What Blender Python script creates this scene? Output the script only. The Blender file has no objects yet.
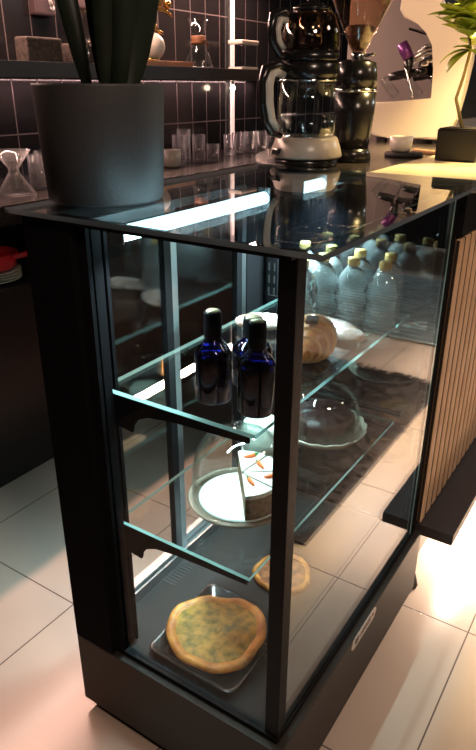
import bpy, bmesh, math, random
from mathutils import Vector, Matrix
random.seed(4)
sc = bpy.context.scene
PI = math.pi
# ------------------------------------------------------------------ camera
camd = bpy.data.cameras.new('camera'); cam = bpy.data.objects.new('camera', camd)
sc.collection.objects.link(cam); sc.camera = cam
pitch, roll, yaw = 0.4216323, 0.0036474, -0.5782910
fw = Vector((math.sin(yaw)*math.cos(pitch), math.cos(yaw)*math.cos(pitch), -math.sin(pitch)))
rt = Vector((math.cos(yaw), -math.sin(yaw), 0)); up = rt.cross(fw)
c_, s_ = math.cos(roll), math.sin(roll)
rt, up = c_*rt + s_*up, -s_*rt + c_*up
cm = Matrix((rt, up, -fw)).transposed().to_4x4(); cm.translation = Vector((0.970, -0.79236, 1.46482))
cam.matrix_world = cm
camd.sensor_fit = 'VERTICAL'; camd.sensor_height = 24; camd.lens = 646.299/750*24
camd.clip_start = 0.02; camd.clip_end = 60
# ------------------------------------------------------------------ world, exposure
w = bpy.data.worlds.new('world'); sc.world = w; w.use_nodes = True
w.node_tree.nodes['Background'].inputs[0].default_value = (1.0, 0.68, 0.46, 1)
w.node_tree.nodes['Background'].inputs[1].default_value = 0.03
sc.view_settings.view_transform = 'Standard'; sc.view_settings.look = 'None'
sc.view_settings.exposure = 0.0; sc.view_settings.gamma = 1.0; sc.view_settings.use_curve_mapping = False
try:
    sc.cycles.transparent_max_bounces = 40; sc.cycles.max_bounces = 14; sc.cycles.transmission_bounces = 12
    sc.cycles.glossy_bounces = 6; sc.cycles.sample_clamp_indirect = 4.0
    sc.cycles.caustics_reflective = False; sc.cycles.caustics_refractive = False
except Exception: pass

def light(name, kind, loc, energy, color, target=None, **kw):
    d = bpy.data.lights.new(name, kind); d.energy = energy; d.color = color
    for k, v in kw.items(): setattr(d, k, v)
    o = bpy.data.objects.new(name, d); sc.collection.objects.link(o); o.location = loc
    if target is not None:
        o.rotation_euler = (Vector(target)-Vector(loc)).to_track_quat('-Z', 'Y').to_euler()
    return o
WARM = (1.0, 0.60, 0.48)
light('ceiling_wash_light', 'AREA', (-1.45, 1.6, 2.10), 78, WARM, (-0.40, 1.6, 0), shape='RECTANGLE', size=3.4, size_y=0.04)
light('room_light', 'AREA', (1.9, -0.9, 2.82), 40, (1.0, 0.73, 0.56), (1.0, 0.9, 0), shape='DISK', size=0.5)
light('slat_fill_light', 'AREA', (2.3, 1.7, 2.82), 16, (1.0, 0.74, 0.55), (0.9, 1.5, 0.4), shape='DISK', size=0.5)  # unseen fill lamp, added to brighten the oak slat front
light('terrace_light', 'AREA', (2.2, 4.9, 2.8), 38, (0.85, 0.95, 1.0), (2.0, 4.3, 0), shape='DISK', size=0.8)
light('bar_pendant_light', 'SPOT', (0.62, 1.45, 2.35), 260, (1.0, 0.72, 0.30), (0.42, 1.45, 1.27), spot_size=math.radians(62), spot_blend=0.5, shadow_soft_size=0.05)
light('machine_light', 'SPOT', (0.35, 1.15, 2.55), 34, (1.0, 0.66, 0.40), (0.1, 1.9, 1.5), spot_size=math.radians(55), spot_blend=0.6, shadow_soft_size=0.05)
light('footrest_strip_light', 'AREA', (0.62, 2.08, 0.213), 80, (1.0, 0.80, 0.62), (0.80, 2.08, 0), shape='RECTANGLE', size=2.0, size_y=0.02)
light('under_shelf_light', 'AREA', (-1.55, 1.6, 1.484), 9, (1.0, 0.62, 0.58), (-1.60, 1.6, 0.9), shape='RECTANGLE', size=3.4, size_y=0.015)
light('case_tube_light', 'AREA', (0.195, 0.26, 1.2155), 7.5, (0.70, 0.94, 1.0), (0.195, 0.26, 0), shape='RECTANGLE', size=0.02, size_y=0.47, spread=math.radians(105))
light('case_tube_light', 'AREA', (0.195, 0.728, 1.2155), 13, (0.66, 0.94, 1.0), (0.195, 0.728, 0), shape='RECTANGLE', size=0.02, size_y=0.12, spread=math.radians(130))
# fix strip orientation: long side along world Y
for nm in ('ceiling_wash_light', 'footrest_strip_light', 'under_shelf_light'):
    o = bpy.data.objects[nm]
    z = -( {'ceiling_wash_light': Vector((-0.40,1.6,0)), 'footrest_strip_light': Vector((0.80,2.08,0)), 'under_shelf_light': Vector((-1.60,1.6,0.9))}[nm] - o.location).normalized()
    x = Vector((0, 1, 0)); y = z.cross(x).normalized()
    o.rotation_euler = Matrix((x, y, z)).transposed().to_euler()

# ------------------------------------------------------------------ materials
def nodes(name):
    m = bpy.data.materials.new(name); m.use_nodes = True
    nt = m.node_tree
    return m, nt, nt.nodes.get('Principled BSDF'), nt.nodes.get('Material Output')
def pbr(name, col, rough=0.5, metal=0.0, var=0.0, vscale=8.0, bump=0.0, bscale=40.0, col2=None, spec=0.5, coat=0.0):
    m, nt, b, out = nodes(name)
    b.inputs['Base Color'].default_value = (*col, 1); b.inputs['Roughness'].default_value = rough
    b.inputs['Metallic'].default_value = metal; b.inputs['Specular IOR Level'].default_value = spec
    b.inputs['Coat Weight'].default_value = coat
    if var or col2:
        tc = nt.nodes.new('ShaderNodeTexCoord'); nz = nt.nodes.new('ShaderNodeTexNoise')
        nz.inputs['Scale'].default_value = vscale; nz.inputs['Detail'].default_value = 5
        nt.links.new(tc.outputs['Object'], nz.inputs['Vector'])
        rp = nt.nodes.new('ShaderNodeValToRGB'); c2 = col2 or tuple(max(0, c*(1-var)) for c in col)
        rp.color_ramp.elements[0].position = 0.35; rp.color_ramp.elements[1].position = 0.65
        rp.color_ramp.elements[0].color = (*c2, 1); rp.color_ramp.elements[1].color = (*col, 1)
        nt.links.new(nz.outputs['Fac'], rp.inputs['Fac']); nt.links.new(rp.outputs['Color'], b.inputs['Base Color'])
    if bump:
        tc = nt.nodes.new('ShaderNodeTexCoord'); nz = nt.nodes.new('ShaderNodeTexNoise'); bp = nt.nodes.new('ShaderNodeBump')
        nz.inputs['Scale'].default_value = bscale; nz.inputs['Detail'].default_value = 4
        bp.inputs['Strength'].default_value = bump; bp.inputs['Distance'].default_value = 0.004
        nt.links.new(tc.outputs['Object'], nz.inputs['Vector']); nt.links.new(nz.outputs['Fac'], bp.inputs['Height'])
        nt.links.new(bp.outputs['Normal'], b.inputs['Normal'])
    return m
def thin_glass(name, tint=(0.97, 0.99, 0.985), gain=1.0, rough=0.0, ior=1.5):
    """pane glass: see-through plus a fresnel mirror reflection on both faces"""
    m, nt, b, out = nodes(name); nt.nodes.remove(b)
    g = nt.nodes.new('ShaderNodeNewGeometry'); mr = nt.nodes.new('ShaderNodeMapRange')
    mr.inputs['To Min'].default_value = ior; mr.inputs['To Max'].default_value = 1/ior
    nt.links.new(g.outputs['Backfacing'], mr.inputs['Value'])
    fr = nt.nodes.new('ShaderNodeFresnel'); nt.links.new(mr.outputs['Result'], fr.inputs['IOR'])
    mu = nt.nodes.new('ShaderNodeMath'); mu.operation = 'MULTIPLY'; mu.use_clamp = True; mu.inputs[1].default_value = gain
    nt.links.new(fr.outputs['Fac'], mu.inputs[0])
    tr = nt.nodes.new('ShaderNodeBsdfTransparent'); tr.inputs['Color'].default_value = (*tint, 1)
    gl = nt.nodes.new('ShaderNodeBsdfGlossy'); gl.inputs['Roughness'].default_value = rough
    gl.inputs['Color'].default_value = (1, 1, 1, 1)
    mx = nt.nodes.new('ShaderNodeMixShader')
    nt.links.new(mu.outputs[0], mx.inputs['Fac']); nt.links.new(tr.outputs[0], mx.inputs[1]); nt.links.new(gl.outputs[0], mx.inputs[2])
    nt.links.new(mx.outputs[0], out.inputs['Surface'])
    return m
def edge_glass(name, col=(0.33, 0.58, 0.55), op=0.75):
    m, nt, b, out = nodes(name)
    b.inputs['Base Color'].default_value = (*col, 1); b.inputs['Roughness'].default_value = 0.12
    tr = nt.nodes.new('ShaderNodeBsdfTranslucent'); tr.inputs['Color'].default_value = (*[min(1, c*1.25) for c in col], 1)
    mx = nt.nodes.new('ShaderNodeMixShader'); mx.inputs['Fac'].default_value = 1-op
    nt.links.new(tr.outputs[0], mx.inputs[1]); nt.links.new(b.outputs[0], mx.inputs[2]); nt.links.new(mx.outputs[0], out.inputs['Surface'])
    return m
def solid_glass(name, col, ior=1.45, rough=0.0):
    m, nt, b, out = nodes(name)
    b.inputs['Base Color'].default_value = (*col, 1); b.inputs['Roughness'].default_value = rough
    b.inputs['IOR'].default_value = ior; b.inputs['Transmission Weight'].default_value = 1.0
    return m
def emit(name, col, strength):
    m, nt, b, out = nodes(name)
    b.inputs['Base Color'].default_value = (0.8, 0.8, 0.8, 1)
    b.inputs['Emission Color'].default_value = (*col, 1); b.inputs['Emission Strength'].default_value = strength
    return m
def tiles(name, col, col2, grout, axes, bw, bh, ox, oy, mortar, rough, off=0.0, grough=0.8, bump=0.3, spec=0.5):
    m, nt, b, out = nodes(name); N = nt.nodes.new; L = nt.links.new
    geo = N('ShaderNodeTexCoord'); sep = N('ShaderNodeSeparateXYZ'); L(geo.outputs['Object'], sep.inputs[0])
    cb = N('ShaderNodeCombineXYZ'); L(sep.outputs[axes[0]], cb.inputs[0]); L(sep.outputs[axes[1]], cb.inputs[1])
    mp = N('ShaderNodeVectorMath'); mp.operation = 'SUBTRACT'; mp.inputs[1].default_value = (ox, oy, 0); L(cb.outputs[0], mp.inputs[0])
    br = N('ShaderNodeTexBrick'); br.offset = off; br.squash = 1.0; L(mp.outputs[0], br.inputs['Vector'])
    br.inputs['Scale'].default_value = 1; br.inputs['Brick Width'].default_value = bw; br.inputs['Row Height'].default_value = bh
    br.inputs['Mortar Size'].default_value = mortar; br.inputs['Mortar Smooth'].default_value = 0.1
    br.inputs['Color1'].default_value = (*col, 1); br.inputs['Color2'].default_value = (*col2, 1); br.inputs['Mortar'].default_value = (*grout, 1)
    nz = N('ShaderNodeTexNoise'); nz.inputs['Scale'].default_value = 3.5; nz.inputs['Detail'].default_value = 4; L(geo.outputs['Object'], nz.inputs['Vector'])
    mixc = N('ShaderNodeMix'); mixc.data_type = 'RGBA'; mixc.blend_type = 'MULTIPLY'; mixc.inputs[0].default_value = 0.16
    L(br.outputs['Color'], mixc.inputs[6]); L(nz.outputs['Fac'], mixc.inputs[7]); L(mixc.outputs[2], b.inputs['Base Color'])
    mr = N('ShaderNodeMapRange'); mr.inputs['To Min'].default_value = rough; mr.inputs['To Max'].default_value = grough
    L(br.outputs['Fac'], mr.inputs['Value']); L(mr.outputs['Result'], b.inputs['Roughness'])
    bp = N('ShaderNodeBump'); bp.invert = True; bp.inputs['Strength'].default_value = bump; bp.inputs['Distance'].default_value = 0.002
    L(br.outputs['Fac'], bp.inputs['Height']); L(bp.outputs['Normal'], b.inputs['Normal'])
    b.inputs['Specular IOR Level'].default_value = spec
    return m

M = {}
M['black'] = pbr('black_coated_metal', (0.006, 0.006, 0.007), 0.5, var=0.25, vscale=3, spec=0.14)
M['brownblack'] = pbr('dark_bronze_metal', (0.034, 0.027, 0.022), 0.5, var=0.2, vscale=3, spec=0.25)
M['laminate'] = pbr('black_laminate', (0.014, 0.013, 0.014), 0.35, var=0.2, vscale=5)
M['deck'] = pbr('speckled_grey_laminate', (0.040, 0.037, 0.035), 0.6, col2=(0.014, 0.013, 0.013), spec=0.12, vscale=420)
M['blackglass'] = pbr('black_mirror_glass', (0.004, 0.004, 0.005), 0.03, spec=1.0, coat=1.0)
M['column'] = pbr('matte_black_column', (0.006, 0.006, 0.007), 0.8, var=0.2, vscale=3, spec=0.04)
M['alu'] = pbr('brushed_aluminium', (0.46, 0.49, 0.50), 0.36, 1.0, var=0.1, vscale=30)
M['pane'] = thin_glass('clear_pane_glass', (0.95, 0.975, 0.97), 1.0)
M['pane_end'] = thin_glass('clear_end_pane_glass', (0.97, 0.985, 0.98), 0.3)
M['top'] = thin_glass('smoky_top_glass', (0.62, 0.66, 0.68), 1.0)
M['edge'] = edge_glass('green_glass_edge')
M['edge_dark'] = edge_glass('smoky_glass_edge', (0.13, 0.15, 0.155), 0.85)
M['ware'] = thin_glass('clear_glassware', (0.93, 0.955, 0.95), 1.25)
M['tumbler'] = thin_glass('clear_tumbler_glass', (0.95, 0.94, 0.94), 1.6)
def paint_rim_light(m, base, edge):  # whitens glass toward its edges, standing in for light refracted there
    nt = m.node_tree; out = nt.nodes.get('Material Output'); old = out.inputs['Surface'].links[0].from_socket
    lw = nt.nodes.new('ShaderNodeLayerWeight'); lw.inputs['Blend'].default_value = 0.35
    pw = nt.nodes.new('ShaderNodeMath'); pw.operation = 'POWER'; pw.inputs[1].default_value = 2.0; nt.links.new(lw.outputs['Facing'], pw.inputs[0])
    mr = nt.nodes.new('ShaderNodeMapRange'); mr.inputs['To Min'].default_value = base; mr.inputs['To Max'].default_value = edge; nt.links.new(pw.outputs[0], mr.inputs['Value'])
    tl = nt.nodes.new('ShaderNodeBsdfTranslucent'); df = nt.nodes.new('ShaderNodeBsdfDiffuse'); m1 = nt.nodes.new('ShaderNodeMixShader')
    nt.links.new(tl.outputs[0], m1.inputs[1]); nt.links.new(df.outputs[0], m1.inputs[2])
    m2 = nt.nodes.new('ShaderNodeMixShader'); nt.links.new(mr.outputs['Result'], m2.inputs['Fac']); nt.links.new(old, m2.inputs[1]); nt.links.new(m1.outputs[0], m2.inputs[2])
    nt.links.new(m2.outputs[0], out.inputs['Surface'])
paint_rim_light(M['tumbler'], 0.03, 0.55)
M['led'] = emit('cool_white_diffuser', (0.60, 0.93, 1.0), 16)
M['ledwarm'] = emit('warm_pink_diffuser', (1.0, 0.62, 0.53), 0.85)
M['chrome'] = pbr('chrome', (0.8, 0.8, 0.8), 0.12, 1.0)
M['brass'] = pbr('polished_brass', (0.75, 0.48, 0.14), 0.22, 1.0)
M['copper'] = pbr('copper_tray', (0.62, 0.30, 0.17), 0.32, 1.0, var=0.2)
M['pot'] = pbr('charcoal_ceramic', (0.042, 0.040, 0.041), 0.55, bump=0.15, bscale=160)
M['soil'] = pbr('potting_soil', (0.02, 0.015, 0.01), 0.95, bump=0.8, bscale=90)
M['leafdark'] = pbr('dark_green_leaf', (0.018, 0.028, 0.018), 0.4, var=0.4, vscale=14)
M['leaf'] = pbr('yellow_green_leaf', (0.46, 0.52, 0.06), 0.45, col2=(0.24, 0.36, 0.04), vscale=12)
M['stem'] = pbr('pale_stem', (0.42, 0.33, 0.12), 0.6)
M['cream'] = pbr('cream_enamel', (0.80, 0.70, 0.58), 0.28, coat=0.3)
M['plastic_cream'] = pbr('champagne_plastic', (0.42, 0.36, 0.30), 0.3)
M['plastic_silver'] = pbr('silver_plastic', (0.50, 0.45, 0.40), 0.3)
M['plastic_black'] = pbr('black_plastic', (0.012, 0.011, 0.011), 0.22)
M['grey_steel'] = pbr('grey_steel_panel', (0.30, 0.27, 0.25), 0.45, 0.3)
M['purple'] = pbr('purple_anodised', (0.20, 0.05, 0.24), 0.3, 0.4)
M['smoke'] = thin_glass('smoked_glass', (0.74, 0.67, 0.61), 1.4)
M['amber'] = thin_glass('amber_hopper', (0.90, 0.80, 0.70), 1.4)
M['beans'] = pbr('coffee_beans', (0.09, 0.04, 0.02), 0.4, bump=1.0, bscale=120, var=0.5, vscale=120)
M['water'] = solid_glass('bottled_water', (0.84, 0.97, 0.98), 1.36)
_nt = M['water'].node_tree; _b = _nt.nodes['Principled BSDF']; _b.inputs['Transmission Weight'].default_value = 0.82
_b.inputs['Coat Weight'].default_value = 1.0; _b.inputs['Roughness'].default_value = 0.0
M['kettle_water'] = thin_glass('kettle_water', (0.85, 0.88, 0.92), 1.3)
M['goldcap'] = pbr('gold_cap', (0.62, 0.43, 0.16), 0.32, 0.5)
M['blue'] = solid_glass('cobalt_blue_glass', (0.012, 0.02, 0.42), 1.5)
M['bluedark'] = pbr('dark_blue_filled_glass', (0.002, 0.003, 0.02), 0.06, coat=0.5)
M['sleeve'] = pbr('black_neck_sleeve', (0.004, 0.004, 0.005), 0.45, spec=0.2)
M['label_dark'] = pbr('black_bottle_label', (0.002, 0.002, 0.005), 0.6, spec=0.08)
M['palegold'] = pbr('pale_gold_foil', (0.8, 0.70, 0.42), 0.3, 0.5)
M['icing'] = pbr('white_icing', (0.86, 0.86, 0.82), 0.55, col2=(0.62, 0.58, 0.5), vscale=120, bump=0.6, bscale=90)
M['paper'] = pbr('white_cake_paper', (0.86, 0.89, 0.87), 0.5)
M['crumb'] = pbr('brown_cake_crumb', (0.26, 0.15, 0.08), 0.9, var=0.6, vscale=110, bump=1.0, bscale=120)
M['carrot'] = pbr('orange_marzipan', (0.85, 0.16, 0.03), 0.45)
M['carrotleaf'] = pbr('green_marzipan', (0.05, 0.25, 0.05), 0.5)
M['mint'] = pbr('pale_mint_icing', (0.58, 0.72, 0.62), 0.6, var=0.25, vscale=70)
M['choc'] = pbr('chocolate_glaze', (0.030, 0.009, 0.008), 0.42, var=0.5, vscale=30, bump=0.9, bscale=40)
M['choccrumb'] = pbr('chocolate_crumb', (0.05, 0.02, 0.014), 0.8, var=0.5, vscale=90, bump=1, bscale=100)
M['standglass'] = pbr('amber_tinted_plate', (0.19, 0.16, 0.12), 0.12, coat=0.6)
M['milkglass'] = pbr('pale_green_pressed_glass', (0.46, 0.45, 0.36), 0.15, coat=0.5)
M['tray'] = pbr('dark_brown_tray', (0.022, 0.018, 0.016), 0.16, coat=0.4)
M['crust'] = pbr('golden_crust', (0.62, 0.28, 0.055), 0.5, col2=(0.33, 0.11, 0.018), vscale=32, bump=0.8, bscale=60)
M['pesto'] = pbr('herb_topping', (0.44, 0.25, 0.04), 0.55, col2=(0.13, 0.10, 0.012), vscale=48, bump=1.2, bscale=70)
M['meat'] = pbr('minced_topping', (0.36, 0.15, 0.055), 0.65, col2=(0.11, 0.04, 0.018), vscale=45, bump=1.2, bscale=70)
M['croissant'] = pbr('baked_pastry', (0.52, 0.27, 0.09), 0.32, col2=(0.30, 0.11, 0.03), vscale=22, coat=0.3)
M['croissant_edge'] = pbr('pale_pastry_layer', (0.62, 0.40, 0.18), 0.5)
M['chocolate'] = pbr('chocolate_bar', (0.035, 0.014, 0.01), 0.8)
M['wrap'] = pbr('clear_film_wrap', (0.50, 0.47, 0.44), 0.15, col2=(0.26, 0.14, 0.09), vscale=26, bump=2.0, bscale=35, coat=0.8)
M['wood'] = pbr('oak_slats', (0.80, 0.54, 0.33), 0.5, col2=(0.66, 0.42, 0.24), vscale=9)
M['slatback'] = pbr('dark_slat_backing', (0.025, 0.015, 0.01), 0.7)
M['stone'] = pbr('cream_stone_top', (0.72, 0.64, 0.48), 0.3, col2=(0.58, 0.47, 0.30), vscale=6)
M['worktop'] = pbr('dark_stone_worktop', (0.040, 0.032, 0.028), 0.2, var=0.4, vscale=60)
M['ledge'] = pbr('black_footrest', (0.034, 0.027, 0.029), 0.5, bump=0.2, bscale=90)
M['basket'] = pbr('woven_seagrass', (0.085, 0.062, 0.050), 0.85, var=0.6, vscale=70, bump=1.2, bscale=80)
M['cup'] = pbr('glazed_white_cup', (0.75, 0.68, 0.58), 0.3)
M['wood_light'] = pbr('light_wood', (0.42, 0.22, 0.10), 0.5, var=0.3, vscale=20)
M['red'] = pbr('red_enamel', (0.55, 0.02, 0.03), 0.3)
M['shelfwood'] = pbr('dark_grey_board', (0.028, 0.028, 0.031), 0.45, var=0.2)
M['leather'] = pbr('wooden_collar', (0.24, 0.10, 0.045), 0.5)
M['pouch'] = pbr('plum_coffee_pouch', (0.06, 0.036, 0.038), 0.45, bump=0.3, bscale=20)
M['white'] = pbr('white_print', (0.8, 0.76, 0.74), 0.5)
M['sticker'] = pbr('silver_sticker', (0.62, 0.55, 0.50), 0.35, 0.2)
M['ink'] = pbr('black_ink', (0.02, 0.02, 0.02), 0.5)
M['rug'] = pbr('dark_brown_shag', (0.014, 0.006, 0.005), 0.95, var=0.5, vscale=60)
M['greywood'] = pbr('grey_painted_wood', (0.16, 0.17, 0.17), 0.6, var=0.3, vscale=10)
M['greydeck'] = pbr('weathered_decking', (0.20, 0.24, 0.25), 0.5, var=0.4, vscale=14)
M['rubber'] = pbr('black_rubber', (0.012, 0.011, 0.010), 0.7)
M['plum'] = pbr('pink_liquid', (0.5, 0.3, 0.28), 0.2)
M['floor'] = tiles('floor_tiles', (0.56, 0.44, 0.36), (0.55, 0.43, 0.355), (0.10, 0.065, 0.05), (0, 1), 0.525, 0.556, -0.29, 0.215, 0.0022, 0.22, bump=0.2)
M['walltile'] = tiles('black_wall_tiles', (0.014, 0.013, 0.014), (0.018, 0.016, 0.017), (0.12, 0.09, 0.09), (1, 2), 0.148, 0.298, 2.33, 1.255, 0.0032, 0.14)
M['darkwall'] = pbr('taupe_plaster', (0.22, 0.19, 0.17), 0.8, var=0.15, vscale=4)
M['nightwall'] = pbr('charcoal_plaster', (0.03, 0.028, 0.028), 0.8, var=0.2, vscale=3)
M['ceil'] = pbr('black_ceiling', (0.02, 0.019, 0.018), 0.85, var=0.2, vscale=4)

# ------------------------------------------------------------------ geometry helpers
class MB:
    def __init__(s): s.bm = bmesh.new(); s.mi = 0
    def _new(s, faces):
        for f in faces: f.material_index = s.mi
    def box(s, x0, x1, y0, y1, z0, z1, bev=0.0, mat=None, seg=2):
        r = bmesh.ops.create_cube(s.bm, size=1.0); vs = r['verts']
        bmesh.ops.scale(s.bm, vec=(x1-x0, y1-y0, z1-z0), verts=vs)
        bmesh.ops.translate(s.bm, vec=((x0+x1)/2, (y0+y1)/2, (z0+z1)/2), verts=vs)
        fs = {f for v in vs for f in v.link_faces}; s._new(fs)
        if bev:
            es = list({e for v in vs for e in v.link_edges})
            rr = bmesh.ops.bevel(s.bm, geom=es, offset=bev, segments=seg, profile=0.6, affect='EDGES', clamp_overlap=True)
            vs = rr['verts']; s._new(rr['faces'])
        if mat is not None:
            vv = {v for f in fs if f.is_valid for v in f.verts} | {v for v in vs if v.is_valid}
            bmesh.ops.transform(s.bm, matrix=mat, verts=list(vv))
        return s
    def pane(s, x0, x1, y0, y1, z0, z1, axis):
        """thin glass sheet: big faces index 0, edges index 1"""
        r = bmesh.ops.create_cube(s.bm, size=1.0); vs = r['verts']
        bmesh.ops.scale(s.bm, vec=(x1-x0, y1-y0, z1-z0), verts=vs)
        bmesh.ops.translate(s.bm, vec=((x0+x1)/2, (y0+y1)/2, (z0+z1)/2), verts=vs)
        s.bm.normal_update()
        for f in {f for v in vs for f in v.link_faces}:
            f.material_index = 0 if abs(f.normal[axis]) > 0.9 else 1
        return s
    def lathe(s, prof, c=(0, 0, 0), n=32, mat=None, close=True):
        """prof [(r,z)...] from the bottom; r=0 ends make poles"""
        rings = []
        for r, z in prof:
            if r < 1e-6: rings.append([s.bm.verts.new((c[0], c[1], c[2]+z))])
            else: rings.append([s.bm.verts.new((c[0]+r*math.cos(2*PI*k/n), c[1]+r*math.sin(2*PI*k/n), c[2]+z)) for k in range(n)])
        fs = []
        for a, b in zip(rings, rings[1:]):
            for k in range(n):
                k2 = (k+1) % n
                if len(a) == 1 and len(b) == 1: continue
                if len(a) == 1: fs.append(s.bm.faces.new((a[0], b[k2], b[k])))
                elif len(b) == 1: fs.append(s.bm.faces.new((a[k], a[k2], b[0])))
                else: fs.append(s.bm.faces.new((a[k], a[k2], b[k2], b[k])))
        s._new(fs)
        for f in fs: f.smooth = True
        if mat is not None:
            bmesh.ops.transform(s.bm, matrix=mat, verts=[v for r in rings for v in r])
        return s
    def cyl(s, c, r, h, n=32, r2=None, bev=0.0, mat=None):
        r2 = r if r2 is None else r2
        p = [(0, 0), (r-bev, 0), (r, bev), (r2, h-bev), (r2-bev, h), (0, h)] if bev else [(0, 0), (r, 0), (r2, h), (0, h)]
        return s.lathe(p, c, n, mat)
    def tube(s, pts, r, n=10, caps=True, closed=False):
        pts = [Vector(p) for p in pts]; rs = r if isinstance(r, (list, tuple)) else [r]*len(pts)
        m = len(pts); rings = []; ref = None
        for i, p in enumerate(pts):
            a = pts[i-1] if i > 0 else (pts[-1] if closed else pts[0]); b = pts[(i+1) % m] if (i < m-1 or closed) else pts[-1]
            t = (b-a).normalized()
            if ref is None:
                ref = t.orthogonal().normalized()
            ref = (ref - t*ref.dot(t)).normalized(); o = t.cross(ref)
            rings.append([s.bm.verts.new(p + rs[i]*(ref*math.cos(2*PI*k/n)+o*math.sin(2*PI*k/n))) for k in range(n)])
        fs = []
        prs = list(zip(rings, rings[1:])) + ([(rings[-1], rings[0])] if closed else [])
        for a, b in prs:
            for k in range(n): fs.append(s.bm.faces.new((a[k], a[(k+1) % n], b[(k+1) % n], b[k])))
        for f in fs: f.smooth = True
        if caps and not closed:
            fs.append(s.bm.faces.new(rings[0][::-1])); fs.append(s.bm.faces.new(rings[-1]))
        s._new(fs); return s
    def prism(s, poly, t0, t1, fn, bev=0.0):
        """polygon [(u,v)] extruded from t0 to t1; fn(u,v,t)->xyz"""
        a = [s.bm.verts.new(fn(u, v, t0)) for u, v in poly]; b = [s.bm.verts.new(fn(u, v, t1)) for u, v in poly]
        n = len(poly); fs = [s.bm.faces.new(a), s.bm.faces.new(b[::-1])]
        for k in range(n): fs.append(s.bm.faces.new((a[(k+1) % n], a[k], b[k], b[(k+1) % n])))
        s._new(fs)
        if bev:
            es = list(fs[0].edges)+list(fs[1].edges)
            rr = bmesh.ops.bevel(s.bm, geom=es, offset=bev, segments=3, profile=0.6, affect='EDGES', clamp_overlap=True)
            s._new(rr['faces'])
        return s
    def ball(s, c, r, sc_=(1, 1, 1), u=20, v=12, mat=None):
        rr = bmesh.ops.create_uvsphere(s.bm, u_segments=u, v_segments=v, radius=r); vs = rr['verts']
        bmesh.ops.scale(s.bm, vec=sc_, verts=vs)
        if mat is not None: bmesh.ops.transform(s.bm, matrix=mat, verts=vs)
        bmesh.ops.translate(s.bm, vec=c, verts=vs)
        fs = {f for v_ in vs for f in v_.link_faces}; s._new(fs)
        for f in fs: f.smooth = True
        return s
    def leaf(s, base, tip, width, bend=0.1, side=(1, 0, 0), fold=0.25, n=10, t=0.0012, shape=0.5):
        base, tip = Vector(base), Vector(tip); ax = tip-base; L = ax.length; axn = ax.normalized()
        sd = Vector(side); sd = (sd-axn*sd.dot(axn)).normalized(); nr = sd.cross(axn)
        rows = []
        for i in range(n+1):
            q = i/n; c = base+ax*q+nr*(bend*L*4*q*(1-q))
            wd = width*0.5*(math.sin(PI*min(1, q**shape))**0.8 if 0 < q < 1 else 0.02) + width*0.01
            rows.append((c-sd*wd+nr*fold*wd, c, c+sd*wd+nr*fold*wd))
        top = [[s.bm.verts.new(p) for p in r] for r in rows]; bot = [[s.bm.verts.new(p-nr*t) for p in r] for r in rows]
        fs = []
        for i in range(n):
            for k in range(2):
                fs.append(s.bm.faces.new((top[i][k], top[i][k+1], top[i+1][k+1], top[i+1][k])))
                fs.append(s.bm.faces.new((bot[i][k], bot[i+1][k], bot[i+1][k+1], bot[i][k+1])))
            fs.append(s.bm.faces.new((top[i][0], top[i+1][0], bot[i+1][0], bot[i][0])))
            fs.append(s.bm.faces.new((top[i][2], bot[i][2], bot[i+1][2], top[i+1][2])))
        for a in (0, n):
            for k in range(2): fs.append(s.bm.faces.new((top[a][k], bot[a][k], bot[a][k+1], top[a][k+1])))
        for f in fs: f.smooth = True
        s._new(fs); return s
    def build(s, name, mats, parent=None, off=(0, 0, 0), smooth=False):
        """geometry given in world numbers; 'off' is the world place of its thing"""
        bmesh.ops.recalc_face_normals(s.bm, faces=s.bm.faces)
        if any(off): bmesh.ops.translate(s.bm, vec=(-off[0], -off[1], -off[2]), verts=s.bm.verts)
        me = bpy.data.meshes.new(name); s.bm.to_mesh(me); s.bm.free()
        if smooth:
            for p in me.polygons: p.use_smooth = True
        for m in (mats if isinstance(mats, (list, tuple)) else [mats]): me.materials.append(m)
        o = bpy.data.objects.new(name, me); sc.collection.objects.link(o)
        if parent is not None: o.parent = parent
        return o
def tag(o, label=None, cat=None, group=None, kind=None):
    if label: o['label'] = label
    if cat: o['category'] = cat
    if group: o['group'] = group
    if kind: o['kind'] = kind
    return o
def thing(name, loc, label, cat, group=None, rz=0.0):
    o = bpy.data.objects.new(name, None); sc.collection.objects.link(o)
    o.location = loc; o.rotation_euler = (0, 0, rz); o.empty_display_size = 0.05
    return tag(o, label, cat, group)
def children(o): return [c for c in bpy.data.objects if c.parent == o]
def dup(o, loc, rz, label, scale=None):
    def cp(x, p):
        c = x.copy(); sc.collection.objects.link(c)
        if p is not None: c.parent = p
        for ch in children(x): cp(ch, c)
        return c
    r = cp(o, None); r.location = loc; r.rotation_euler = (0, 0, rz)
    if scale: r.scale = scale
    if label: r['label'] = label
    return r
def struct(name, mb, mat): return tag(mb.build(name, mat), kind='structure')

# ------------------------------------------------------------------ room shell
struct('floor', MB().box(-1.7, 4.2, -2.6, 6.2, -0.05, 0.0), M['floor'])
struct('ceiling', MB().box(-1.7, 4.2, -2.6, 6.2, 2.9, 2.95), M['ceil'])
struct('wall_left', MB().box(-1.7, -1.6, -2.6, 6.2, 0, 2.9), M['walltile'])
struct('wall_back', MB().box(-1.6, 4.2, 6.1, 6.2, 0, 2.9), M['nightwall'])
struct('wall_partition', MB().box(-0.95, 0.12, 3.40, 3.50, 0, 2.9), M['darkwall'])
struct('wall_right', MB().box(4.1, 4.2, -2.6, 6.1, 0, 2.9), M['nightwall'])
struct('wall_front', MB().box(-1.6, 4.1, -2.6, -2.5, 0, 2.9), M['nightwall'])

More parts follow.
